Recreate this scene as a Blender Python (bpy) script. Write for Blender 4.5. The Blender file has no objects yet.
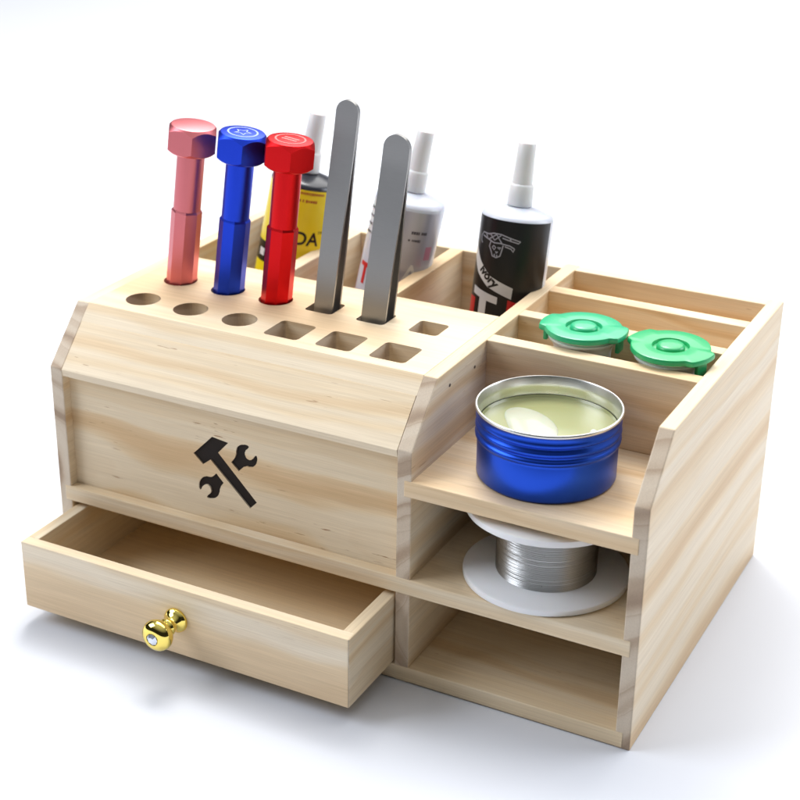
import bpy, bmesh, math, random
from mathutils import Vector, Matrix, Euler

# ------------------------------------------------------------------ camera, light, exposure
S = 0.001                      # everything below is written in millimetres
sc = bpy.context.scene
W, T, XM, D, H = 300.0, 7.0, 186.4, 191.1, 142.4      # organizer: width, board thickness, divider x, depth, height
C1, YC = 116.6, 24.0                                  # chamfer of the upright boards
S1T, S1B, S2T, S2B, BT = 54.2, 46.3, 102.9, 95.1, 8.2 # shelf heights

cam_d = bpy.data.cameras.new('camera')
cam = bpy.data.objects.new('camera', cam_d)
sc.collection.objects.link(cam)
cam.location = (462.41*S, -539.07*S, 414.1*S)
cam.rotation_euler = (math.radians(65.65), math.radians(-0.77), math.radians(27.38))
cam_d.sensor_width = 36.0
cam_d.lens = 1578.87/800*36
cam_d.clip_start = 0.02
cam_d.clip_end = 50
cam_d.dof.use_dof = True
cam_d.dof.focus_distance = 0.700
cam_d.dof.aperture_fstop = 13.0
sc.camera = cam

world = bpy.data.worlds.new('World'); sc.world = world
world.use_nodes = True
wn = world.node_tree
bg = wn.nodes['Background']
# bright studio ceiling, dim walls
_tc = wn.nodes.new('ShaderNodeTexCoord'); _sp = wn.nodes.new('ShaderNodeSeparateXYZ'); wn.links.new(_tc.outputs['Generated'], _sp.inputs[0])
_rp = wn.nodes.new('ShaderNodeValToRGB'); wn.links.new(_sp.outputs[2], _rp.inputs[0])
_e = _rp.color_ramp.elements
_e[0].position = 0.42; _e[0].color = (0.035, 0.036, 0.04, 1)
_e[1].position = 0.92; _e[1].color = (0.90, 0.95, 1.0, 1)
wn.links.new(_rp.outputs[0], bg.inputs[0])
bg.inputs[1].default_value = 0.6

def area(name, loc, target, size, power, col=(1, 1, 1), size_y=None):
    l = bpy.data.lights.new(name, 'AREA'); l.energy = power; l.color = col
    l.shape = 'RECTANGLE'; l.size = size; l.size_y = size_y or size
    o = bpy.data.objects.new(name, l); sc.collection.objects.link(o)
    o.location = loc
    o.rotation_euler = (Vector(target)-Vector(loc)).to_track_quat('-Z', 'Y').to_euler()
    return o
area('ceiling_softbox', (0.0, 1.75, 1.75), (0.05, 1.55, 0.0), 2.2, 74, (1.0, 0.985, 0.97), 3.4)
area('softbox_overhead', (-0.10, 0.42, 0.95), (0.12, 0.08, 0.0), 0.40, 6.5, (1.0, 0.985, 0.96))
area('softbox_side', (1.15, 0.75, 0.62), (0.25, 0.1, 0.05), 0.7, 7.6, (0.89, 0.94, 1.05))
area('softbox_left', (-0.92, -0.56, 0.98), (0.1, 0.05, 0.05), 0.85, 14.5, (0.90, 0.955, 1.06))

sc.view_settings.view_transform = 'Standard'
sc.view_settings.look = 'None'
sc.view_settings.exposure = 0.0
sc.view_settings.gamma = 1.0
sc.render.engine = 'CYCLES'

# ------------------------------------------------------------------ material helpers
def srgb(r, g, b):
    f = lambda c: (c/255/12.92) if c/255 <= 0.04045 else ((c/255+0.055)/1.055)**2.4
    return (f(r), f(g), f(b), 1.0)

class NT:
    def __init__(s, name):
        s.m = bpy.data.materials.new(name); s.m.use_nodes = True
        s.t = s.m.node_tree; s.b = s.t.nodes['Principled BSDF']
    def n(s, typ, **kw):
        x = s.t.nodes.new(typ)
        for k, v in kw.items(): setattr(x, k, v)
        return x
    def l(s, a, b): s.t.links.new(a, b)
    def put(s, sock, v):
        if isinstance(v, bpy.types.NodeSocket): s.l(v, sock)
        else: sock.default_value = v
    def math(s, op, a, b=0.0, c=0.0, clamp=False):
        x = s.n('ShaderNodeMath', operation=op, use_clamp=clamp)
        s.put(x.inputs[0], a); s.put(x.inputs[1], b); s.put(x.inputs[2], c)
        return x.outputs[0]
    def vec(s, a, b, c):
        x = s.n('ShaderNodeCombineXYZ')
        s.put(x.inputs[0], a); s.put(x.inputs[1], b); s.put(x.inputs[2], c)
        return x.outputs[0]
    def noise(s, v, scale=1.0, detail=2.0, rough=0.5, dims='3D'):
        x = s.n('ShaderNodeTexNoise', noise_dimensions=dims)
        if dims == '1D': s.put(x.inputs['W'], v)
        else: s.put(x.inputs['Vector'], v)
        x.inputs['Scale'].default_value = scale; x.inputs['Detail'].default_value = detail
        x.inputs['Roughness'].default_value = rough
        return x.outputs[0]
    def mix(s, f, a, b, mode='MIX'):
        x = s.n('ShaderNodeMix', data_type='RGBA', blend_type=mode)
        s.put(x.inputs[0], f); s.put(x.inputs[6], a); s.put(x.inputs[7], b)
        return x.outputs[2]
    def ramp(s, f, stops):
        x = s.n('ShaderNodeValToRGB'); s.l(f, x.inputs[0])
        e = x.color_ramp.elements
        while len(e) < len(stops): e.new(0.5)
        for el, (p, c) in zip(e, stops): el.position = p; el.color = c
        return x.outputs[0]
    def smooth(s, v, a, b, lo=0.0, hi=1.0):
        x = s.n('ShaderNodeMapRange', interpolation_type='SMOOTHSTEP')
        s.put(x.inputs[0], v)
        for i, q in zip((1, 2, 3, 4), (a, b, lo, hi)): x.inputs[i].default_value = q
        return x.outputs[0]

def wood(name, axis, centre, band=9.0, seed=0.0, contrast=1.0, tint=(1, 1, 1), ticks=1.0, warp=10.0):
    """solid pine: growth rings round a line parallel to the grain axis, fibres, pores, darker end grain"""
    k = NT(name)
    tc = k.n('ShaderNodeTexCoord')
    sep = k.n('ShaderNodeSeparateXYZ'); k.l(tc.outputs['Object'], sep.inputs[0])
    c = [k.math('MULTIPLY', sep.outputs[i], 1000.0) for i in range(3)]
    oth = [i for i in range(3) if i != axis]
    a, u, v = c[axis], c[oth[0]], c[oth[1]]
    aS = k.math('ADD', a, seed*37.0)
    w1 = k.noise(k.vec(k.math('MULTIPLY', aS, 0.0065), k.math('MULTIPLY', u, 0.018), k.math('MULTIPLY', v, 0.018)), 1.0, 2.0)
    w2 = k.noise(k.vec(k.math('MULTIPLY', aS, 0.02), k.math('MULTIPLY', u, 0.11), k.math('MULTIPLY', v, 0.11)), 1.0, 2.0)
    du = k.math('SUBTRACT', u, centre[0]); dv = k.math('SUBTRACT', v, centre[1])
    r = k.math('SQRT', k.math('ADD', k.math('MULTIPLY', du, du), k.math('MULTIPLY', dv, dv)))
    r = k.math('ADD', r, k.math('MULTIPLY', k.math('SUBTRACT', w1, 0.5), warp*2.6))
    r = k.math('ADD', r, k.math('MULTIPLY', k.math('SUBTRACT', w2, 0.5), warp*0.35))
    bandn = k.noise(k.math('ADD', k.math('DIVIDE', r, band), seed*11.3), 1.0, 1.2, 0.5, '1D')
    ringf = k.math('FRACT', k.math('DIVIDE', k.math('ADD', r, k.math('MULTIPLY', bandn, band*0.9)), band*0.62))
    late = k.math('MULTIPLY', k.math('POWER', ringf, 3.0), k.smooth(ringf, 1.0, 0.93))
    fib = k.noise(k.vec(k.math('MULTIPLY', aS, 0.03), k.math('MULTIPLY', u, 2.2), k.math('MULTIPLY', v, 2.2)), 1.0, 3.0, 0.6)
    fib2 = k.noise(k.vec(k.math('MULTIPLY', aS, 0.012), k.math('MULTIPLY', u, 0.5), k.math('MULTIPLY', v, 0.5)), 1.0, 2.0, 0.5)
    tk = k.noise(k.vec(k.math('MULTIPLY', aS, 0.09), k.math('MULTIPLY', u, 0.85), k.math('MULTIPLY', v, 0.85)), 1.0, 2.0, 0.55)
    tkm = k.noise(k.vec(k.math('MULTIPLY', aS, 0.017), k.math('MULTIPLY', u, 0.06), k.math('MULTIPLY', v, 0.06)), 1.0, 1.0, 0.5)
    tickf = k.math('MULTIPLY', k.smooth(tk, 0.66, 0.74), k.smooth(tkm, 0.48, 0.60))
    pale = srgb(227, 210, 182); mid = srgb(223, 200, 164); tan = srgb(210, 179, 138); brown = srgb(160, 122, 88)
    g = lambda q: tuple(q[i]*(tint[i] if i < 3 else 1) for i in range(4))
    col = k.ramp(bandn, [(0.30, g(pale)), (0.44, g(pale)), (0.56, g(mid)), (0.78, g(tan))])
    col = k.mix(k.math('MULTIPLY', late, 0.26*contrast, clamp=True), col, g(tan))
    f1 = k.math('ADD', k.math('MULTIPLY', k.math('SUBTRACT', fib, 0.5), 0.36), 1.0)
    f2 = k.math('ADD', k.math('MULTIPLY', k.math('SUBTRACT', fib2, 0.5), 0.22), 1.0)
    ff = k.math('MULTIPLY', f1, f2)
    col = k.mix(1.0, col, k.vec(ff, k.math('POWER', ff, 1.12), k.math('POWER', ff, 1.3)), 'MULTIPLY')
    col = k.mix(k.math('MULTIPLY', tickf, 0.55*ticks), col, g(brown))
    # end grain: greyer, darker, with clear latewood arcs
    sn = k.n('ShaderNodeSeparateXYZ'); k.l(tc.outputs['Normal'], sn.inputs[0])
    endf = k.smooth(k.math('ABSOLUTE', sn.outputs[axis]), 0.35, 0.72)
    endc = k.ramp(k.math('ADD', k.math('MULTIPLY', bandn, 1.0), k.math('MULTIPLY', late, 0.13)),
                  [(0.25, srgb(206, 191, 171)), (0.50, srgb(199, 182, 161)), (0.64, srgb(174, 152, 130)), (0.8, srgb(152, 130, 110))])
    endc = k.mix(1.0, endc, k.vec(f1, f1, f1), 'MULTIPLY')
    col = k.mix(k.math('MULTIPLY', endf, 0.9), col, endc)
    k.l(col, k.b.inputs['Base Color'])
    k.l(k.math('ADD', k.math('MULTIPLY', fib, 0.22), 0.42), k.b.inputs['Roughness'])
    k.b.inputs['Specular IOR Level'].default_value = 0.35
    bp = k.n('ShaderNodeBump'); bp.inputs['Strength'].default_value = 0.12; bp.inputs['Distance'].default_value = 0.0003
    k.l(k.math('ADD', fib, k.math('MULTIPLY', tickf, -0.6)), bp.inputs['Height']); k.l(bp.outputs[0], k.b.inputs['Normal'])
    return k.m

def plain(name, col, rough=0.5, metal=0.0, spec=0.5, bump=0.0, bscale=400.0, var=0.0, **kw):
    k = NT(name)
    tc = k.n('ShaderNodeTexCoord')
    nz = k.noise(tc.outputs['Object'], bscale, 3.0, 0.6)
    if var:
        f = k.math('ADD', k.math('MULTIPLY', k.math('SUBTRACT', nz, 0.5), var), 1.0)
        k.l(k.mix(1.0, col, k.vec(f, f, f), 'MULTIPLY'), k.b.inputs['Base Color'])
    else: k.b.inputs['Base Color'].default_value = col
    k.b.inputs['Roughness'].default_value = rough; k.b.inputs['Metallic'].default_value = metal
    k.b.inputs['Specular IOR Level'].default_value = spec
    if bump:
        bp = k.n('ShaderNodeBump'); bp.inputs['Strength'].default_value = bump; bp.inputs['Distance'].default_value = 0.0002
        k.l(nz, bp.inputs['Height']); k.l(bp.outputs[0], k.b.inputs['Normal'])
    for q, v in kw.items():
        k.b.inputs[q.replace('_', ' ')].default_value = v
    return k.m

def brushed(name, col, rough, axis=2, metal=1.0, amt=0.16, across=3.0, along=0.03):
    k = NT(name)
    tc = k.n('ShaderNodeTexCoord'); sep = k.n('ShaderNodeSeparateXYZ'); k.l(tc.outputs['Object'], sep.inputs[0])
    q = [k.math('MULTIPLY', sep.outputs[i], 1000.0*(along if i == axis else across)) for i in range(3)]
    nz = k.noise(k.vec(*q), 1.0, 3.0, 0.6)
    f = k.math('ADD', k.math('MULTIPLY', k.math('SUBTRACT', nz, 0.5), amt), 1.0)
    k.l(k.mix(1.0, col, k.vec(f, f, f), 'MULTIPLY'), k.b.inputs['Base Color'])
    k.l(k.math('ADD', k.math('MULTIPLY', nz, 0.15), rough-0.07), k.b.inputs['Roughness'])
    k.b.inputs['Metallic'].default_value = metal
    return k.m

# ------------------------------------------------------------------ mesh helpers
def link(name, bm, mats, parent=None, smooth=False, loc=None):
    me = bpy.data.meshes.new(name)
    bmesh.ops.recalc_face_normals(bm, faces=bm.faces)
    bm.to_mesh(me); bm.free()
    for v in me.vertices: v.co *= S
    for m in (mats if isinstance(mats, (list, tuple)) else [mats]): me.materials.append(m)
    o = bpy.data.objects.new(name, me); sc.collection.objects.link(o)
    if parent: o.parent = parent
    if loc: o.location = Vector(loc)*S
    if smooth:
        ang = math.radians(smooth if smooth is not True else 35)
        for p in me.polygons: p.use_smooth = True
        b2 = bmesh.new(); b2.from_mesh(me)
        for e in b2.edges:
            if len(e.link_faces) == 2 and e.calc_face_angle(0) > ang: e.smooth = False
        b2.to_mesh(me); b2.free()
    return o

def bev(bm, edges, r, seg=2):
    if r > 0: bmesh.ops.bevel(bm, geom=list(edges), offset=r, segments=seg, profile=0.5, affect='EDGES', clamp_overlap=True)

def add_box(bm, x0, x1, y0, y1, z0, z1, r=0.5, mat=0):
    b = bmesh.new()
    vs = [b.verts.new((x, y, z)) for x in (x0, x1) for y in (y0, y1) for z in (z0, z1)]
    for f in ((0, 1, 3, 2), (4, 6, 7, 5), (0, 4, 5, 1), (2, 3, 7, 6), (0, 2, 6, 4), (1, 5, 7, 3)):
        b.faces.new([vs[i] for i in f])
    bev(b, b.edges, r)
    merge(bm, b, mat)

def merge(bm, b, mat=0, matrix=None):
    bmesh.ops.recalc_face_normals(b, faces=b.faces)
    mp = {}
    for v in b.verts:
        mp[v] = bm.verts.new(matrix @ v.co if matrix else v.co)
    for f in b.faces:
        try:
            nf = bm.faces.new([mp[v] for v in f.verts]); nf.material_index = mat
        except ValueError: pass
    b.free()

def add_prism_x(bm, poly, x0, x1, r=0.5, mat=0):
    """poly of (y, z) extruded along x"""
    b = bmesh.new(); n = len(poly)
    A = [b.verts.new((x0, y, z)) for y, z in poly]; B = [b.verts.new((x1, y, z)) for y, z in poly]
    b.faces.new(A); b.faces.new(B[::-1])
    for i in range(n): b.faces.new([A[i], B[i], B[(i+1) % n], A[(i+1) % n]])
    bev(b, b.edges, r)
    merge(bm, b, mat)

def add_lathe(bm, prof, n=64, mat=0, cx=0, cy=0, matrix=None, close=True):
    """prof of (radius, z); ends on the axis when radius is 0"""
    b = bmesh.new(); rings = []
    for r, z in prof:
        if r <= 1e-6: rings.append([b.verts.new((cx, cy, z))])
        else: rings.append([b.verts.new((cx+r*math.cos(2*math.pi*i/n), cy+r*math.sin(2*math.pi*i/n), z)) for i in range(n)])
    for p, q in zip(rings, rings[1:]):
        for i in range(n):
            j = (i+1) % n
            if len(p) == 1 and len(q) == 1: continue
            if len(p) == 1: b.faces.new([p[0], q[i], q[j]])
            elif len(q) == 1: b.faces.new([p[i], q[0], p[j]])
            else: b.faces.new([p[i], q[i], q[j], p[j]])
    merge(bm, b, mat, matrix)

def flat_shape(outlines, z0, z1, bevel=0.0, texts=()):
    """filled 2D outline(s) with holes, extruded from z0 to z1; returns a bmesh in mm"""
    cu = bpy.data.curves.new('tmp', 'CURVE'); cu.dimensions = '2D'; cu.fill_mode = 'BOTH'
    for pts in outlines:
        sp = cu.splines.new('POLY'); sp.points.add(len(pts)-1)
        for p, (x, y) in zip(sp.points, pts): p.co = (x, y, 0, 1)
        sp.use_cyclic_u = True
    cu.extrude = max((z1-z0)/2-bevel, 0); cu.bevel_depth = bevel; cu.bevel_resolution = 1
    if bevel: cu.offset = -bevel
    return curve_bm(cu, (z0+z1)/2)

def curve_bm(cu, dz=0.0):
    o = bpy.data.objects.new('tmp', cu); sc.collection.objects.link(o)
    dg = bpy.context.evaluated_depsgraph_get(); dg.update()
    me = bpy.data.meshes.new_from_object(o.evaluated_get(dg))
    b = bmesh.new(); b.from_mesh(me)
    bpy.data.objects.remove(o); bpy.data.meshes.remove(me); bpy.data.curves.remove(cu)
    bmesh.ops.remove_doubles(b, verts=b.verts, dist=0.001)
    if dz:
        for v in b.verts: v.co.z += dz
    return b

def text_bm(body, size, extrude=0.04, shear=0.0, bold=0.0):
    cu = bpy.data.curves.new('tmp', 'FONT'); cu.body = body; cu.size = size
    cu.align_x = 'CENTER'; cu.align_y = 'CENTER'; cu.extrude = extrude; cu.shear = shear; cu.offset = bold
    cu.resolution_u = 4
    return curve_bm(cu)

def circle(cx, cy, r, n=48): return [(cx+r*math.cos(2*math.pi*i/n), cy+r*math.sin(2*math.pi*i/n)) for i in range(n)]
def rrect(x0, x1, y0, y1, r, n=6):
    out = []
    for cx, cy, a0 in ((x1-r, y1-r, 0), (x0+r, y1-r, 90), (x0+r, y0+r, 180), (x1-r, y0+r, 270)):
        for i in range(n+1):
            a = math.radians(a0+90*i/n); out.append((cx+r*math.cos(a), cy+r*math.sin(a)))
    return out

def wrap(b, R, face=0.0, lift=0.1, step=1.2, z0=0.0):
    """bend a flat print (x = along the surface, y = up, z = thickness) round an upright cylinder"""
    xs = [v.co.x for v in b.verts]
    x = math.ceil(min(xs)/step)*step
    while x < max(xs):
        bmesh.ops.bisect_plane(b, geom=list(b.verts)+list(b.edges)+list(b.faces), plane_co=(x, 0, 0), plane_no=(1, 0, 0), dist=1e-4)
        x += step
    for v in b.verts:
        a = face + v.co.x/R; rr = R+lift+v.co.z
        v.co = Vector((rr*math.sin(a), -rr*math.cos(a), z0+v.co.y))
    return b

def thing(name, label, cat, loc=(0, 0, 0), rot=(0, 0, 0), group=None):
    o = bpy.data.objects.new(name, None); sc.collection.objects.link(o)
    o.empty_display_size = 0.02
    o.location = Vector(loc)*S; o.rotation_euler = rot
    o['label'] = label; o['category'] = cat
    if group: o['group'] = group
    return o

def lean(vx, vy): # rotation that takes +z to (vx, vy, 1) without twist
    return Vector((0, 0, 1)).rotation_difference(Vector((vx, vy, 1))).to_euler()

# ------------------------------------------------------------------ setting: white studio sweep
bm = bmesh.new()
prof = [(-2600, 0), (5200, 0)]
for i in range(1, 17):
    a = math.radians(90*i/16); prof.append((5200+900*math.sin(a), 900-900*math.cos(a)))
prof.append((6100, 3000))
L = [[bm.verts.new((x, y, z)) for y, z in prof] for x in (-5600, 5600)]
for i in range(len(prof)-1): bm.faces.new([L[0][i], L[1][i], L[1][i+1], L[0][i+1]])
Mx = Matrix.Rotation(math.radians(27), 4, 'Z')
bmesh.ops.transform(bm, matrix=Mx, verts=bm.verts)
paper = plain('white_paper', (0.69, 0.705, 0.745, 1), 0.8, spec=0.2, bump=0.05, bscale=60.0)
bd = link('ground', bm, paper, smooth=True)
bd['kind'] = 'structure'

# ------------------------------------------------------------------ the pine desk organizer
org = thing('desk_organizer', 'pale pine desk organizer with pull-out drawer, slanted tool rack and side shelves', 'desk organizer')
wy = dict(axis=1)
m_left = wood('pine_left', 1, (-20, 60), 9, 1.0)
m_div = wood('pine_divider', 1, (220, 30), 10, 2.3)
m_right = wood('pine_right', 1, (345, -25), 15, 3.1, contrast=0.8, ticks=0.2, warp=6, tint=(1.0, 1.01, 1.04))
m_top = wood('pine_top', 0, (60, 210), 11, 4.2, ticks=0.3, contrast=0.7)
m_slant = wood('pine_slanted', 0, (-30, 105), 13, 5.4, ticks=1.3, contrast=0.7)
m_front = wood('pine_front', 0, (35, 62), 10, 6.1, ticks=1.6, tint=(0.97, 0.95, 0.91), contrast=0.6)
m_shelf = wood('pine_shelf', 0, (20, 150), 12, 7.7, ticks=0.5)
m_shelf2 = wood('pine_upper_shelf', 0, (-10, 140), 10, 8.5, ticks=0.4, tint=(1.0, 0.95, 0.9))
m_base = wood('pine_base', 0, (60, -30), 12, 9.2)
m_back = wood('pine_back', 0, (150, 240), 9, 10.4, tint=(1, 0.96, 0.9))
m_dv = wood('pine_partition', 1, (90, 60), 11, 11.6, tint=(1.0, 0.97, 0.93))
m_slot = wood('pine_slot', 0, (120, 40), 9, 12.3, tint=(1.0, 0.95, 0.88))
m_slot2 = wood('pine_slot_front', 0, (110, 70), 10, 13.9, tint=(0.95, 0.88, 0.80), ticks=0.8)

side = [(0, 0), (D, 0), (D, H), (YC, H), (0, C1)]
bm = bmesh.new(); add_prism_x(bm, side, 0, T, 0.5); link('side_board', bm, m_left, org)
bm = bmesh.new(); add_prism_x(bm, side, W-T, W, 0.6); link('side_board', bm, m_right, org)
bm = bmesh.new(); add_prism_x(bm, side, XM, XM+T, 0.5); dvb = link('divider_board', bm, m_div, org)
# pin holes beside the shelf
hole_m = plain('nail_metal', srgb(120, 112, 102), 0.4, 0.8)
for y, z in ((36, 134.5), (62, 133.5)):
    bm = bmesh.new(); add_lathe(bm, [(0, 0), (0.75, 0), (0.75, 0.25), (0.5, 0.35), (0, 0.25)], 14,
        matrix=Matrix.Translation((XM+T-0.05, y, z)) @ Matrix.Rotation(math.pi/2, 4, 'Y'))
    link('nail_head', bm, hole_m, dvb, smooth=True)
bm = bmesh.new(); add_box(bm, T/2, W-T/2, -0.25, D-8.3, 0.6, BT, 0.4); link('bottom_board', bm, m_base, org)
bm = bmesh.new(); add_box(bm, T/2, W-T/2, -0.3, D-8.2, S1B, S1T, 0.5); link('shelf_board', bm, m_shelf, org)
bm = bmesh.new(); add_box(bm, XM+T/2, W-T/2, -0.3, D-8.4, S2B, S2T, 0.5); link('upper_shelf', bm, m_shelf2, org)
bm = bmesh.new(); add_box(bm, T-0.3, XM+0.3, D-8, D-0.3, 1, H-0.25, 0.4); add_box(bm, XM+T-0.3, W-T+0.3, D-8, D-0.3, 1, H-0.25, 0.4)
link('back_board', bm, m_back, org)

def rect4(x0, x1, y0, y1): return [(x0, y0), (x1, y0), (x1, y1), (x0, y1)]
# top plate with its twelve holes; the front edge follows the slope
PT = 7.2
slope = YC/(H-C1)
holes = [circle(x, 40.3, 8.4) for x in (26.8, 54.3, 81.8)] + [circle(x, 71.4, 8.4) for x in (27.2, 55.2, 82.6)]
holes += [rrect(x, x+18.4, 30.8, 50.0, 2.4) for x in (100.0, 127.3, 155.0)] + [rrect(x, x+15, 66.4, 81.4, 2.2) for x in (101.2, 128.9, 156.6)]
b = flat_shape([[(T-0.2, YC-PT*slope), (XM+0.2, YC-PT*slope), (XM+0.2, 103.6), (T-0.2, 103.6)]]+holes, H-PT, H+0.05)
for v in b.verts:
    if v.co.y < YC and v.co.z > H-1: v.co.y = YC+0.1
b2 = flat_shape([rect4(T-0.1, XM+0.1, 25.5, 97.3)]+holes, H-30, H-PT-0.01)
bm = bmesh.new(); merge(bm, b); merge(bm, b2); link('top_plate', bm, m_top, org)
# slanted board, below the plate
y1 = YC-PT*slope
bm = bmesh.new()
add_prism_x(bm, [(-0.2, C1-0.2), (y1-0.12, H-PT-0.03), (y1+8.5, H-PT-0.03), (8.2, C1-2.0), (6.0, C1-4.2), (0.4, C1-3.6)], T+0.05, XM-0.05, 0.12)
link('slanted_board', bm, m_slant, org)
# front panel with the emblem cut into it
ham = [(87.9, 97.8), (96.7, 96.7), (91.0, 90.4), (111.4, 69.5), (107.6, 65.5), (86.6, 85.7), (82.3, 82.3), (77.2, 86.9)]
wr1 = [(98.0, 87.1), (100.9, 91.0), (100.7, 94.0), (102.0, 96.6), (105.0, 98.0), (108.0, 97.9), (107.7, 96.5), (105.6, 94.7), (105.7, 92.1), (107.3, 90.5), (109.5, 91.0), (111.1, 93.7), (112.3, 93.7), (112.3, 90.8), (110.9, 88.2), (108.5, 86.7), (105.5, 87.1), (102.0, 83.5)]
wr2 = [(89.5, 79.3), (93.4, 75.3), (91.3, 72.4), (90.9, 69.0), (89.0, 66.3), (86.3, 64.9), (83.5, 65.0), (84.1, 66.5), (86.0, 68.0), (86.3, 69.9), (85.5, 71.8), (83.3, 72.1), (81.2, 70.4), (80.7, 68.4), (79.6, 68.6), (79.3, 71.5), (80.7, 74.5), (83.4, 76.5), (86.0, 76.5), (87.5, 77.1)]
def smooth_poly(p, keep=()):
    out = []
    n = len(p)
    for i in range(n):
        a, c, d = Vector(p[i-1]), Vector(p[i]), Vector(p[(i+1) % n])
        if i in keep: out.append(tuple(c)); continue
        out.append(tuple(c.lerp(a, 0.28))); out.append(tuple((c*2+(a+d)/2)/3)); out.append(tuple(c.lerp(d, 0.28)))
    return out
cuts = [ham, smooth_poly(wr1, (0, 17)), smooth_poly(wr2, (0, 1))]
b = flat_shape([[(T-0.3, S1T-1), (XM+0.3, S1T-1), (XM+0.3, C1-1.0), (T-0.3, C1-1.0)]]+cuts, 0, 1.6)
b2 = flat_shape([[(T-0.3, S1T-1), (XM+0.3, S1T-1), (XM+0.3, C1-1.0), (T-0.3, C1-1.0)]], 1.6, 6.0)
bm = bmesh.new(); RX = Matrix(((1, 0, 0, 0), (0, 0, 1, 5.0), (0, 1, 0, 0), (0, 0, 0, 1)))
merge(bm, b, 0, RX); merge(bm, b2, 0, RX)
fp = link('front_panel', bm, m_front, org)
burnt = plain('burnt_wood', srgb(28, 18, 12), 0.7, var=0.8, bscale=220.0, spec=0.3)
bm = bmesh.new()
for cpoly in cuts: merge(bm, flat_shape([cpoly], 0.75, 1.58), 0, RX)
em = link('tool_emblem', bm, burnt, fp); em['label'] = 'dark burnt-in emblem of a hammer crossed with a wrench'

# partitions behind the plate and in the narrow slots
bm = bmesh.new(); add_box(bm, 61.0, 68.6, 103.8, D-8.1, S1T, H-0.1, 0.5); link('partition', bm, m_dv, org)
bm = bmesh.new(); add_box(bm, 122.8, 130.2, 103.8, D-8.1, S1T, H-0.1, 0.5); link('partition', bm, m_dv, org)
bm = bmesh.new(); add_box(bm, T-0.1, XM+0.1, 97.5, 103.5, S1T, H-PT-0.05, 0.3); link('inner_wall', bm, m_dv, org)
bm = bmesh.new(); add_box(bm, XM+T-0.2, W-T+0.2, 74.6, 82.8, S2T, H-0.15, 0.5); link('slot_front', bm, m_slot2, org)
for y0, y1_ in ((111.0, 118.8), (148.4, 156.6)):
    bm = bmesh.new(); add_box(bm, XM+T-0.2, W-T+0.2, y0, y1_, S2T, H-0.15, 0.5); link('slot_partition', bm, m_slot, org)

# drawer
Q, DX0, DX1, DZ0, DZ1 = 40.6, 8.1, 185.3, 8.6, 43.6
md_f = wood('pine_drawer_front', 0, (-75, 10), 12, 15.2, ticks=0.3, contrast=1.0, tint=(1.06, 1.08, 1.13))
md_s = wood('pine_drawer_side', 1, (150, -10), 10, 16.7, ticks=0.3)
md_b = wood('pine_drawer_floor', 0, (50, -60), 22, 17.1, ticks=0.2, tint=(1.24, 1.20, 1.10))
bm = bmesh.new(); add_box(bm, DX0+5.5, DX1-5.5, -Q+5.5, 125, DZ0+1.0, DZ0+4, 0.2); dr = link('drawer', bm, md_b, org)
bm = bmesh.new(); add_box(bm, DX0, DX0+6, -Q+6.0, 130, DZ0, DZ1-0.05, 0.4); link('drawer_side', bm, md_s, dr)
bm = bmesh.new(); add_box(bm, DX1-6, DX1, -Q+0.3, 130, DZ0, DZ1-0.05, 0.4); link('drawer_side', bm, md_s, dr)
bm = bmesh.new(); add_box(bm, DX0+6, DX1-6, 124, 129.9, DZ0, DZ1-0.1, 0.4); link('drawer_back', bm, md_f, dr)
bm = bmesh.new(); add_box(bm, DX0, DX1-0.25, -Q, -Q+6.02, DZ0-0.1, DZ1, 0.45); link('drawer_front', bm, md_f, dr)
gold = plain('polished_brass', srgb(246, 222, 118), 0.08, 1.0)
kp = [(0, 0), (5.2, 0), (5.4, 0.7), (5.1, 1.5), (4.3, 2.1), (3.2, 3.2), (2.5, 4.6), (2.7, 5.7), (3.8, 6.4), (3.9, 7.2), (3.0, 7.9),
      (2.9, 8.6), (4.3, 9.5), (5.9, 10.7), (6.6, 12.2), (6.65, 13.6), (6.1, 15.0), (4.9, 16.1), (3.5, 16.7), (2.75, 16.8), (2.65, 16.2), (0, 15.6)]
MK = Matrix.Translation((96.0, -Q+0.05, 26.9)) @ Matrix.Rotation(math.pi/2, 4, 'X') @ Matrix.Scale(1.13, 4)
bm = bmesh.new(); add_lathe(bm, kp, 48, matrix=MK); kn = link('drawer_knob', bm, gold, dr, smooth=60)
bm = bmesh.new(); add_lathe(bm, [(2.6, 16.1), (2.45, 16.9), (1.3, 17.7), (0, 17.7)], 8, matrix=MK)
gem = plain('cut_crystal', (0.75, 0.8, 0.9, 1), 0.03, 0.75)
link('crystal', bm, gem, dr)

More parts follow.
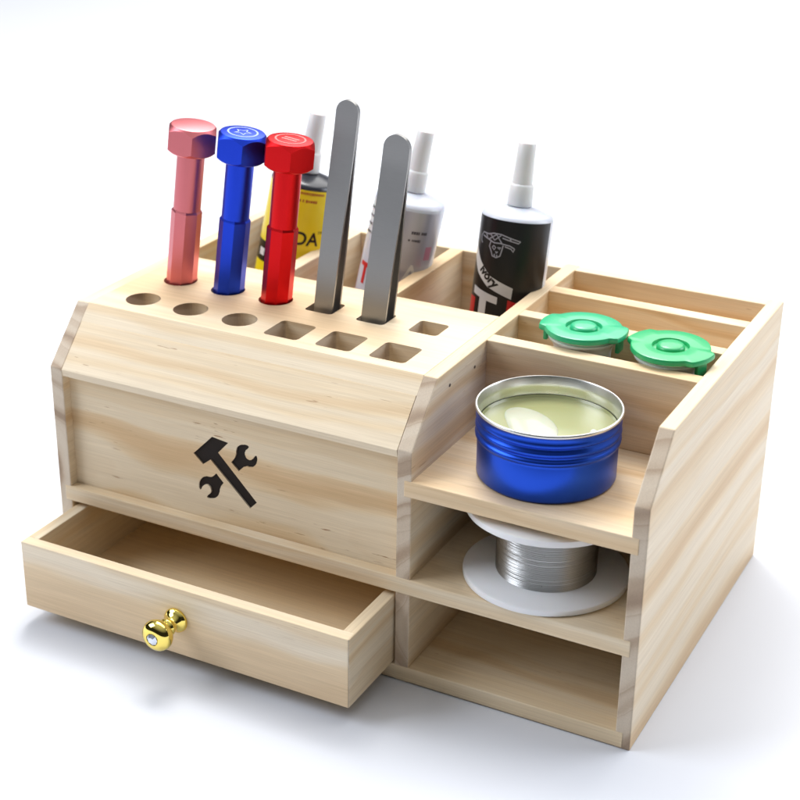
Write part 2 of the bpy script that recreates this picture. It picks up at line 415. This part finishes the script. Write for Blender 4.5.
# ------------------------------------------------------------------ aluminium bolt-shaped pens
def pen(label, mat, x, y, rot, ring):
    t = thing('bolt_shaped_tool', label, 'tool', (x, y, H-20), lean(*rot), 'bolt-shaped anodised tools standing in the round holes')
    # lower eight-sided grip, with chamfered shoulder
    bm = bmesh.new()
    add_lathe(bm, [(0, -55), (3, -55), (6.6, -51), (7.55, -50), (7.55, 57.2), (6.75, 58.4)], 8, matrix=Matrix.Rotation(math.radians(22.5+8), 4, 'Z'))
    link('grip', bm, mat, t)
    bm = bmesh.new(); add_lathe(bm, [(6.7, 58.2), (6.7, 88.5)], 48); link('shaft', bm, mat, t, smooth=True)
    # hexagonal head: prism cut by a cone top and bottom, as on a real bolt
    b = bmesh.new(); R, h0, h1 = 13.0, 87.0, 100.8
    n = 72; rows = []
    ap = R*math.cos(math.pi/6)
    def hexr(a): return ap/math.cos((a+math.pi/6) % (math.pi/3) - math.pi/6)
    zs = [0]*n
    ringsd = []
    for part in range(6):
        ring_ = []
        for i in range(n):
            a = 2*math.pi*i/n; hr = hexr(a); cut = max(0, hr-(ap-0.55))*0.85
            if part == 0: ring_.append((ap*0.80, h0, a))
            elif part == 1: ring_.append((ap-0.55, h0+0.35, a))
            elif part == 2: ring_.append((hr, h0+0.35+cut*1.05, a))
            elif part == 3: ring_.append((hr, h1-0.5-cut*1.25, a))
            elif part == 4: ring_.append((ap-0.75, h1-0.2, a))
            else: ring_.append((ap-1.4, h1, a))
        ringsd.append([b.verts.new((r*math.cos(a), r*math.sin(a), z)) for r, z, a in ring_])
    for p, q in zip(ringsd, ringsd[1:]):
        for i in range(n): b.faces.new([p[i], p[(i+1) % n], q[(i+1) % n], q[i]])
    b.faces.new(ringsd[0][::-1]); b.faces.new(ringsd[-1])
    bm = bmesh.new(); merge(bm, b, 0, Matrix.Rotation(math.radians(-27), 4, 'Z'))
    hd = link('head', bm, mat, t, smooth=28)
    if ring:
        bm = bmesh.new()
        merge(bm, flat_shape([circle(0, 0, 7.4), circle(0, 0, 6.5)], 100.8, 100.92))
        if ring == 2:
            star = [((4.6 if i % 2 == 0 else 2.3)*math.cos(i*math.pi/5+0.3), (4.6 if i % 2 == 0 else 2.3)*math.sin(i*math.pi/5+0.3)) for i in range(10)]
            inner = [(a*0.72, c*0.72) for a, c in star]
            merge(bm, flat_shape([star, inner], 100.8, 100.92))
        else: merge(bm, flat_shape([rrect(-4, 4, 0.6, 2.0, 0.4), ], 100.8, 100.92)); merge(bm, flat_shape([rrect(-4, 4, -2.0, -0.6, 0.4)], 100.8, 100.92))
        link('engraving', bm, ringm[label], hd)
pink = brushed('rose_aluminium', srgb(212, 120, 124), 0.38, amt=0.08)
blue = brushed('blue_aluminium', srgb(40, 70, 205), 0.36, amt=0.08)
red = brushed('red_aluminium', srgb(215, 30, 34), 0.36, amt=0.08)
LB = 'blue bolt-shaped metal tool in the middle hole, star mark on its head'
LR = 'red bolt-shaped metal tool with hexagonal head, in front of the yellow bottle'
ringm = {LB: brushed('engraved_blue', srgb(150, 165, 235), 0.4), LR: brushed('engraved_red', srgb(238, 120, 118), 0.4)}
DZP = 20*0.015; DXP = 20*0.125-0.6
pl = (0.125, 0.015)
pen('rose pink bolt-shaped metal tool with hexagonal head, leftmost of the three', pink, 27.0-DXP, 71.6-DZP, pl, 0)
pen(LB, blue, 54.9-DXP, 71.6-DZP, pl, 2)
pen(LR, red, 82.6-DXP, 71.6-DZP, (0.108, 0.015), 1)

# ------------------------------------------------------------------ tweezers
steel = brushed('brushed_steel', srgb(158, 157, 155), 0.38, amt=0.14, across=0.25, along=3.0)
steel_l = brushed('satin_steel', srgb(178, 176, 170), 0.30, amt=0.14, across=3.0, along=0.05)
def tweezers(label, base, rot, wt, wb, top, gap, twist):
    e = lean(*rot).to_matrix() @ Matrix.Rotation(twist, 3, 'Z')
    t = thing('tweezers', label, 'tweezers', base, e.to_euler(), 'steel tweezers standing tip down in the square holes')
    N = 60
    for sgn in (-1, 1):
        b = bmesh.new(); secs = []
        for i in range(N+1):
            z = -52 + (top-8+52)*i/44 if i < 45 else top-8*(1-math.sin(math.pi/2*(i-44)/16))
            # width
            if z > top-wt/2:
                q = (z-(top-wt/2))/(wt/2); w = wt/2*math.sqrt(max(1-q*q, 0.0))
                w = max(w, 0.35)
            elif z < -5: w = max(0.6, wb/2*(1+(z+5)/50))
            else: w = wb/2 + (wt-wb)/2*min(1, max(0, (z+5)/(top*0.75)))
            # opening between the arms: closed on top, widest near the plate, closing to the tips
            u = (top-z)/top
            g = 0.0 if u < 0.14 else gap*math.sin(min(1.0, (u-0.14)/0.95)*math.pi/2)**1.3
            if z < 0: g = gap*max(0.0, 1+z/50)
            yc = sgn*(0.62+g/2); th = 0.6
            secs.append([b.verts.new(c) for c in ((-w, yc-th, z), (w, yc-th, z), (w, yc+th, z), (-w, yc+th, z))])
        for p, q in zip(secs, secs[1:]):
            for i in range(4): b.faces.new([p[i], p[(i+1) % 4], q[(i+1) % 4], q[i]])
        b.faces.new(secs[0]); b.faces.new(secs[-1][::-1])
        bev(b, [e for e in b.edges if abs(e.verts[0].co.z-e.verts[1].co.z) > 0.01 and len(e.link_faces) == 2 and e.calc_face_angle(0) > 0.7], 0.2, 2)
        bm = bmesh.new(); merge(bm, b)
        link('arm', bm, steel, t, smooth=30)
    return t
tweezers('tall narrow steel tweezers beside the red tool', (109.5, 74.6, H), (0.093, 0.05), 11.4, 9.6, 101, 6.5, 0.0)
tweezers('shorter wide steel tweezers in front of the white glue bottle', (136.9, 74.6, H), (0.088, 0.05), 13.3, 12.6, 88.5, 7.5, 0.0)

# ------------------------------------------------------------------ glue bottles
capm = plain('cap_plastic', srgb(222, 222, 220), 0.38, spec=0.5, Subsurface_Weight=0.15, Subsurface_Scale=0.003)
clear = plain('frosted_plastic', srgb(226, 230, 240), 0.25, spec=0.5, Transmission_Weight=0.25, Subsurface_Weight=0.2, Subsurface_Scale=0.004)
def bottle(label, base, ax, body_m, shoulder_m, length=155.0, R=18.0, neck_m=None):
    t = thing('glue_bottle', label, 'glue bottle', base, lean(*ax), 'glue bottles standing in the rear compartments')
    hb = length-56
    bm = bmesh.new(); add_lathe(bm, [(0, 0), (R-2, 0), (R-0.5, 0.7), (R, 2.2), (R, hb+19.4)], 72); link('bottle_body', bm, body_m, t, smooth=True)
    bm = bmesh.new()
    add_lathe(bm, [(R, hb+19.4), (R-0.35, hb+20.3), (R-1.4, hb+21.3), (R-4.0, hb+22.4), (9.5, hb+23.7), (7.2, hb+24.2), (5.2, hb+24.4), (4.9, hb+25.5)], 72)
    link('bottle_shoulder', bm, shoulder_m, t, smooth=True)
    bm = bmesh.new(); zc = hb+25.0
    add_lathe(bm, [(5.3, zc-0.5), (6.2, zc), (6.4, zc+0.4), (6.0, zc+9.6), (5.7, zc+10.2), (5.2, zc+10.6), (5.1, zc+12), (4.7, zc+22), (4.5, length-1.0), (4.1, length-0.2), (0, length)], 48)
    c = link('cap', bm, capm, t, smooth=40)
    return t, hb
def printed(t, bms, mat, name='label_print', parent=None):
    bm = bmesh.new()
    for b in bms: merge(bm, b)
    o = link(name, bm, mat, parent or t)
    return o
def patch(pts, R, face, lift, th=0.03): return wrap(flat_shape([pts], 0, th), R, face, lift)
def rect(x0, x1, y0, y1): return [(x0, y0), (x1, y0), (x1, y1), (x0, y1)]
def stroke(pts, w):
    out = []
    L_, R_ = [], []
    for i, p in enumerate(pts):
        a = Vector(pts[max(i-1, 0)]); c = Vector(pts[min(i+1, len(pts)-1)])
        d = (c-a).normalized(); n = Vector((-d.y, d.x))*w/2
        L_.append(tuple(Vector(p)+n)); R_.append(tuple(Vector(p)-n))
    return L_+R_[::-1]
CF = math.radians(24)          # direction that faces the camera from the bottles
blackp = plain('black_ink', srgb(20, 19, 18), 0.32, spec=0.35)
whitep = plain('white_ink', srgb(215, 214, 210), 0.35)
redp = plain('red_ink', srgb(200, 22, 26), 0.35)
greyp = plain('grey_ink', srgb(150, 150, 158), 0.4)

# black bottle
tb, hb = bottle('black-labelled glue bottle with white shoulder, a big T and a pistol drawing on it', (168.6, 137.8, 57.5), (0.03, 0.15), clear, clear, 156.0, 18.0)
R = 18.0; CB = CF-0.17
lab = printed(tb, [patch(rect(-35, 23.0, 8, hb+19.2), R, CB, 0.02)], blackp, 'label_sleeve')
Z0 = H-57.5-12   # label height that the board line cuts
printed(tb, [patch(rect(-36, -16.8, 8, Z0+5), R, CB, 0.08), patch([(2.0, 8), (22, 8), (22, Z0+2.5), (2.6, Z0+7.5)], R, CB, 0.08)], redp, 'red_patch', lab)
Z0 -= 6.6
band = [(-24, Z0+33), (-17, Z0+24.5), (-9, Z0+19), (4.2, Z0+14.6), (4.4, Z0+20.2), (-8, Z0+24.5), (-16, Z0+31), (-24, Z0+40)]
printed(tb, [patch(band, R, CB, 0.11)], whitep, 'white_band', lab)
tx = text_bm('ivory', 6.2, 0.03, 0.1, 0.28)
bmesh.ops.transform(tx, matrix=Matrix.Translation((-9.2, Z0+24.0, 0)) @ Matrix.Rotation(math.radians(-35), 4, 'Z'), verts=tx.verts)
printed(tb, [wrap(tx, R, CB, 0.16)], blackp, 'lettering', lab)
Z0 += 2.1
Tp = [(-19.0, Z0+15.5), (-2.6, Z0+12.6), (-2.6, Z0+9.0), (-8.4, Z0+9.8), (-8.4, 20), (-13.0, 20), (-13.0, Z0+10.6), (-19.0, Z0+11.6)]
printed(tb, [patch(Tp, R, CB, 0.12)], whitep, 'letter', lab)
gz = Z0+40.3
gun = [[(-19, 0.5), (-17, 3.2), (-12, 3.0), (-8, 4.2), (-3, 4.4), (2, 3.2), (9, 1.6)], [(-19, 0.5), (-18.3, -2.6), (-17, -3.5)], [(-17, 1.2), (-11, -0.2), (-7, -1.4), (-3, -1.0), (3, -1.6), (6, -3.0)],
       [(9, 1.6), (8, 0.4), (2, 1.6), (-2, 2.4)], [(2.6, 3.0), (3.4, 1.4)], [(6, -3.0), (5.4, -5.0), (4, -3.4), (0, -2.4)],
       [(-10.5, 3.2), (-7, 0.2), (-3, 3.8)], [(-11, 0.2), (-6, 3.8), (-2, -0.8)], [(-14, 2.8), (-12.6, 0.3)],
       [(-9.6, -1.0), (-10.3, -4.0), (-8.4, -7.0), (-7.4, -9.4), (-4.6, -10.0), (-2.2, -8.6), (-1.6, -5.6), (-1.0, -2.0)],
       [(-8.0, -4.2), (-6.6, -5.6), (-5.6, -4.0), (-7.2, -3.0), (-8.0, -4.2)], [(-4.4, -3.8), (-3.0, -5.2), (-2.4, -3.6), (-4.4, -3.8)], [(-5.4, -6.2), (-4.8, -7.4), (-4.0, -6.2)], [(-6.2, -8.0), (-5.8, -9.4)], [(-4.4, -8.2), (-4.2, -9.6)]]
printed(tb, [patch(stroke([(x*0.82-2.2, gz+y*0.82) for x, y in g], 0.62), R, CB, 0.10) for g in gun], greyp, 'pistol_drawing', lab)

# white bottle
silver = plain('silver_label', srgb(172, 173, 184), 0.3, 0.25, spec=0.6)
tw, hb = bottle('white glue bottle with grey label, behind the wide tweezers', (95.3, 137.0, 59.0), (0.153, 0.15), clear, clear, 155.0, 18.3)
R = 18.3; Z0 = H-59-8
lab = printed(tw, [patch(rect(-14, 20.5, 16, hb+18), R, CF, 0.02)], silver, 'label_sleeve')
dark = plain('dark_ink', srgb(70, 68, 80), 0.4)
rnd = random.Random(5)
def scribble(x0, x1, y, h, rnd):
    out = []; x = x0
    while x < x1:
        w = rnd.uniform(0.5, 1.2); hh = h*rnd.uniform(0.7, 1.1)
        out.append(patch(rect(x, min(x+w, x1), y-hh/2, y+hh/2), R, CF, 0.1)); x += w+rnd.choice((0.22, 0.22, 0.25, 0.9))
    return out
pr = scribble(4, 12.5, Z0+31, 1.5, rnd)+scribble(3, 9.5, Z0+27, 1.4, rnd)
for q in range(4): pr += scribble(-26, -17, Z0+37-q*4.2, 1.3, rnd)
printed(tw, pr, dark, 'small_print', lab)
tx = text_bm('A', 13, 0.03, 0, 0.2); bmesh.ops.transform(tx, matrix=Matrix.Translation((8.0, Z0+9, 0)), verts=tx.verts)
printed(tw, [wrap(tx, R, CF, 0.1)], whitep, 'lettering', lab)
pinkp = plain('faded_red_ink', srgb(178, 120, 140), 0.4)
printed(tw, [patch(rect(14, 18.5, Z0+17, Z0+24), R, CF, 0.08)], pinkp, 'faded_mark', lab)
tx = text_bm('T', 15, 0.03, 0, 0.5); bmesh.ops.transform(tx, matrix=Matrix.Translation((-18.0, Z0+2.5, 0)), verts=tx.verts)
printed(tw, [wrap(tx, R, CF, 0.12), patch(rect(-36, -27, 20, Z0+10), R, CF, 0.08)], redp, 'letter', lab)

# yellow bottle
darkpl = plain('black_plastic', srgb(34, 36, 44), 0.25, spec=0.6)
yellowp = plain('yellow_label', srgb(232, 208, 10), 0.3, spec=0.5, var=0.25, bscale=40.0)
ty, hb = bottle('yellow-labelled glue bottle with black shoulder, behind the red tool', (34.0, 138.0, 59.5), (0.14, 0.15), darkpl, darkpl, 155.0, 18.0)
R = 18.0; Z0 = H-59.5
lab = printed(ty, [patch(rect(-40, 40, Z0-20, hb+18.6), R, CF, 0.02)], yellowp, 'label_sleeve')
orange = plain('rust_ink', srgb(170, 90, 20), 0.4)
printed(ty, scribble(0, 13, Z0+33, 1.4, rnd)+scribble(0, 9.5, Z0+29, 1.4, rnd), orange, 'small_print', lab)
tx = text_bm('DA', 10, 0.03, 0, 0.2); bmesh.ops.transform(tx, matrix=Matrix.Translation((7.3, Z0+8.5, 0)), verts=tx.verts)
tx2 = text_bm('TM', 2.2, 0.03); bmesh.ops.transform(tx2, matrix=Matrix.Translation((14.8, Z0+12.5, 0)), verts=tx2.verts)
printed(ty, [wrap(tx, R, CF, 0.1), wrap(tx2, R, CF, 0.1)], blackp, 'lettering', lab)
printed(ty, [patch(rect(-26, -12, Z0-9, Z0+2), R, CF, 0.08)], blackp, 'black_block', lab)
printed(ty, [patch(rect(-20, -15.5, Z0-6, Z0-2), R, CF, 0.12)], whitep, 'white_mark', lab)

# ------------------------------------------------------------------ blue tin of flux on the upper shelf
t = thing('round_tin', 'open blue metal tin of greenish-yellow soldering paste on the upper shelf', 'tin', (240.6, 36.3, S2T+0.05))
bluem = brushed('blue_lacquered_metal', srgb(40, 80, 196), 0.34, amt=0.05)
tinm = brushed('bare_tin', srgb(232, 232, 228), 0.30, amt=0.06)
prof = [(0, 0), (28.6, 0), (29.9, 0.5), (30.4, 1.6), (30.5, 16.5), (30.3, 17.2), (30.6, 17.9), (31.4, 18.6), (31.5, 19.6), (30.9, 20.3), (30.35, 20.9), (30.4, 21.7), (31.2, 22.5), (31.5, 23.3),
        (31.2, 24.2), (30.5, 24.9), (30.4, 25.8), (31.1, 26.5), (31.35, 27.2), (31.0, 28.0), (30.7, 29.2), (30.9, 30.4), (31.35, 31.0)]
bm = bmesh.new(); add_lathe(bm, prof, 128); link('tin_body', bm, bluem, t, smooth=50)
bm = bmesh.new(); add_lathe(bm, [(31.3, 30.9), (31.8, 31.4), (31.85, 32.0), (31.5, 32.5), (31.0, 32.5), (30.7, 32.0), (30.4, 29.0), (29.9, 27.8), (30.4, 26.6), (29.9, 25.2), (30.3, 23.8), (29.9, 22.6), (29.9, 3)], 128)
link('tin_rim', bm, tinm, t, smooth=50)
paste = NT('soldering_paste')
paste.b.inputs['Base Color'].default_value = srgb(150, 152, 104); paste.b.inputs['Roughness'].default_value = 0.25
paste.b.inputs['Coat Weight'].default_value = 0.3; paste.b.inputs['Coat Roughness'].default_value = 0.12
paste.b.inputs['Subsurface Weight'].default_value = 0.15; paste.b.inputs['Subsurface Scale'].default_value = 0.004
tc = paste.n('ShaderNodeTexCoord'); bp = paste.n('ShaderNodeBump'); bp.inputs['Strength'].default_value = 0.25; bp.inputs['Distance'].default_value = 0.002
paste.l(paste.noise(tc.outputs['Object'], 45.0, 1.0), bp.inputs['Height']); paste.l(bp.outputs[0], paste.b.inputs['Normal'])
bm = bmesh.new(); add_lathe(bm, [(0, 22.0), (10, 22.0), (20, 22.05), (27, 22.3), (29.0, 22.9), (29.85, 24.0)], 96)
ps = link('soldering_paste', bm, paste.m, t, smooth=True)
# low raised shapes on the surface: pale curl on the left, small pale wedge on the right
pale = plain('pale_blob', srgb(176, 178, 156), 0.35, spec=0.5, var=0.12, bscale=150.0, Subsurface_Weight=0.3, Subsurface_Scale=0.004, Coat_Weight=0.4)
def blob(path, h, name):
    b = bmesh.new(); rows = []; n = 14
    for (x, y, w, hh) in path: rows.append((Vector((x, y)), w, hh))
    vs = []
    for i, (p, w, hh) in enumerate(rows):
        a = rows[max(i-1, 0)][0]; c = rows[min(i+1, len(rows)-1)][0]; d = (c-a).normalized(); nn = Vector((-d.y, d.x))
        vs.append([b.verts.new((p.x+nn.x*w*math.cos(math.pi*j/n), p.y+nn.y*w*math.cos(math.pi*j/n), 21.8+hh*math.sin(math.pi*j/n)**0.8)) for j in range(n+1)])
    for p, q in zip(vs, vs[1:]):
        for j in range(n): b.faces.new([p[j], p[j+1], q[j+1], q[j]])
    bm = bmesh.new(); merge(bm, b); o = link(name, bm, pale, ps, smooth=80)
    md = o.modifiers.new('sub', 'SUBSURF'); md.levels = 2; md.render_levels = 2
blob([(-24, 10, 1, .1), (-20, 8.5, 6, .7), (-14, 5, 9, 1.2), (-8, -.5, 10.5, 1.4), (-3, -7, 10.5, 1.3), (0, -13, 8.5, 1.0), (2, -19, 5.4, .6), (3, -24, 0.8, .1)], 2, 'pale_curl')
blob([(17, 9, .5, .05), (19, 5, 2.2, .5), (21.5, 0, 2.8, .7), (22.5, -5, 2, .4), (23, -9, .5, .05)], 1, 'pale_wedge')

# ------------------------------------------------------------------ spool of solder on the lower shelf
t = thing('solder_spool', 'white plastic spool of thin grey solder wire on the middle shelf', 'spool', (244.0, 34.4, S1T+0.05))
spm = plain('white_spool_plastic', srgb(238, 238, 238), 0.4, Subsurface_Weight=0.1, Subsurface_Scale=0.003)
def flange(z0, z1):
    bm = bmesh.new(); add_lathe(bm, [(7, z0), (36.2, z0), (37.0, z0+0.6), (37.2, (z0+z1)/2), (37.0, z1-0.6), (36.2, z1), (7, z1), (7, z0)], 112)
    return link('flange', bm, spm, t, smooth=40)
flange(0, 3.6); flange(33.4, 37.2)
wirem = brushed('solder_wire_metal', srgb(190, 190, 188), 0.30, amt=0.06, axis=0, across=1.0, along=1.0)
prof = []; z = 3.1; rr = random.Random(3)
while z < 33.3:
    off = rr.uniform(-0.07, 0.07)
    prof += [(22.32+off, z), (22.5+off, z+0.15), (22.58+off, z+0.3), (22.5+off, z+0.45)]; z += 0.6
bm = bmesh.new(); add_lathe(bm, prof, 96); link('solder_winding', bm, wirem, t, smooth=80)

# ------------------------------------------------------------------ two small jars with green lids
def jar(label, x, y, zlid, ang, gcol, tilt):
    t = thing('small_jar', label, 'jar', (x, y, zlid-26), (tilt[0], tilt[1], math.radians(ang)), 'small jars with green lids in the front slot')
    glass = plain('milky_plastic', srgb(226, 234, 230), 0.25, Transmission_Weight=0.08, Subsurface_Weight=0.2, Subsurface_Scale=0.003)
    bm = bmesh.new()
    add_lathe(bm, [(0, 0), (11.6, 0), (12.6, 1), (13.3, 16.5), (14.3, 19.8), (16.1, 21.3), (16.3, 22.4), (15.6, 22.9), (15.6, 24.2)], 64); link('jar_body', bm, glass, t, smooth=40)
    green = plain('green_plastic', gcol, 0.36, spec=0.5, Subsurface_Weight=0.25, Subsurface_Scale=0.003, Coat_Weight=0.2)
    # lid outline: round with two rounded wings
    out = []
    for i in range(120):
        a = 2*math.pi*i/120; r = 17.9
        d = abs(((a+math.pi/2) % math.pi)-math.pi/2)      # distance from the wing axis
        k = max(0.0, 1-max(0.0, d-0.36)/0.16) if d < 0.52 else 0.0
        k = k*k*(3-2*k)
        out.append(((r+2.6*k)*math.cos(a), (r+2.6*k)*math.sin(a)))
    b = bmesh.new()
    levels = [(0.975, 24.0), (1.0, 24.5), (1.0, 26.0), (0.985, 26.6), (0.955, 26.85)]
    rows = [[b.verts.new((px*s, py*s, z)) for px, py in out] for s, z in levels]
    n = 120
    for r_, z in ((9.0, 26.9), (8.4, 26.7), (8.1, 26.0), (8.0, 25.2), (6.4, 25.2), (6.3, 26.2), (6.0, 26.9), (5.2, 27.4), (3.5, 27.7), (1.5, 27.85)):
        rows.append([b.verts.new((r_*math.cos(2*math.pi*i/n), r_*math.sin(2*math.pi*i/n), z)) for i in range(n)])
    for p, q in zip(rows, rows[1:]):
        for i in range(n): b.faces.new([p[i], p[(i+1) % n], q[(i+1) % n], q[i]])
    b.faces.new(rows[-1]); b.faces.new(rows[0][::-1])
    bm = bmesh.new(); merge(bm, b); lid = link('lid', bm, green, t, smooth=35)
    for sx in (-1, 1):
        bm = bmesh.new(); add_box(bm, *sorted((sx*16.6, sx*18.6)), -3.2, 3.2, 17.5, 24.3, 0.5); link('hinge_tab', bm, green, lid, smooth=30)
jar('small milky jar with teal-green lid, beside the divider board', 231.2, 98.2, 147.6, 0, srgb(42, 176, 122), (0, 0))
jar('small milky jar with grass-green lid, nearest the right side board', 273.4, 97.2, 147.0, -22, srgb(38, 172, 104), (0.02, 0))
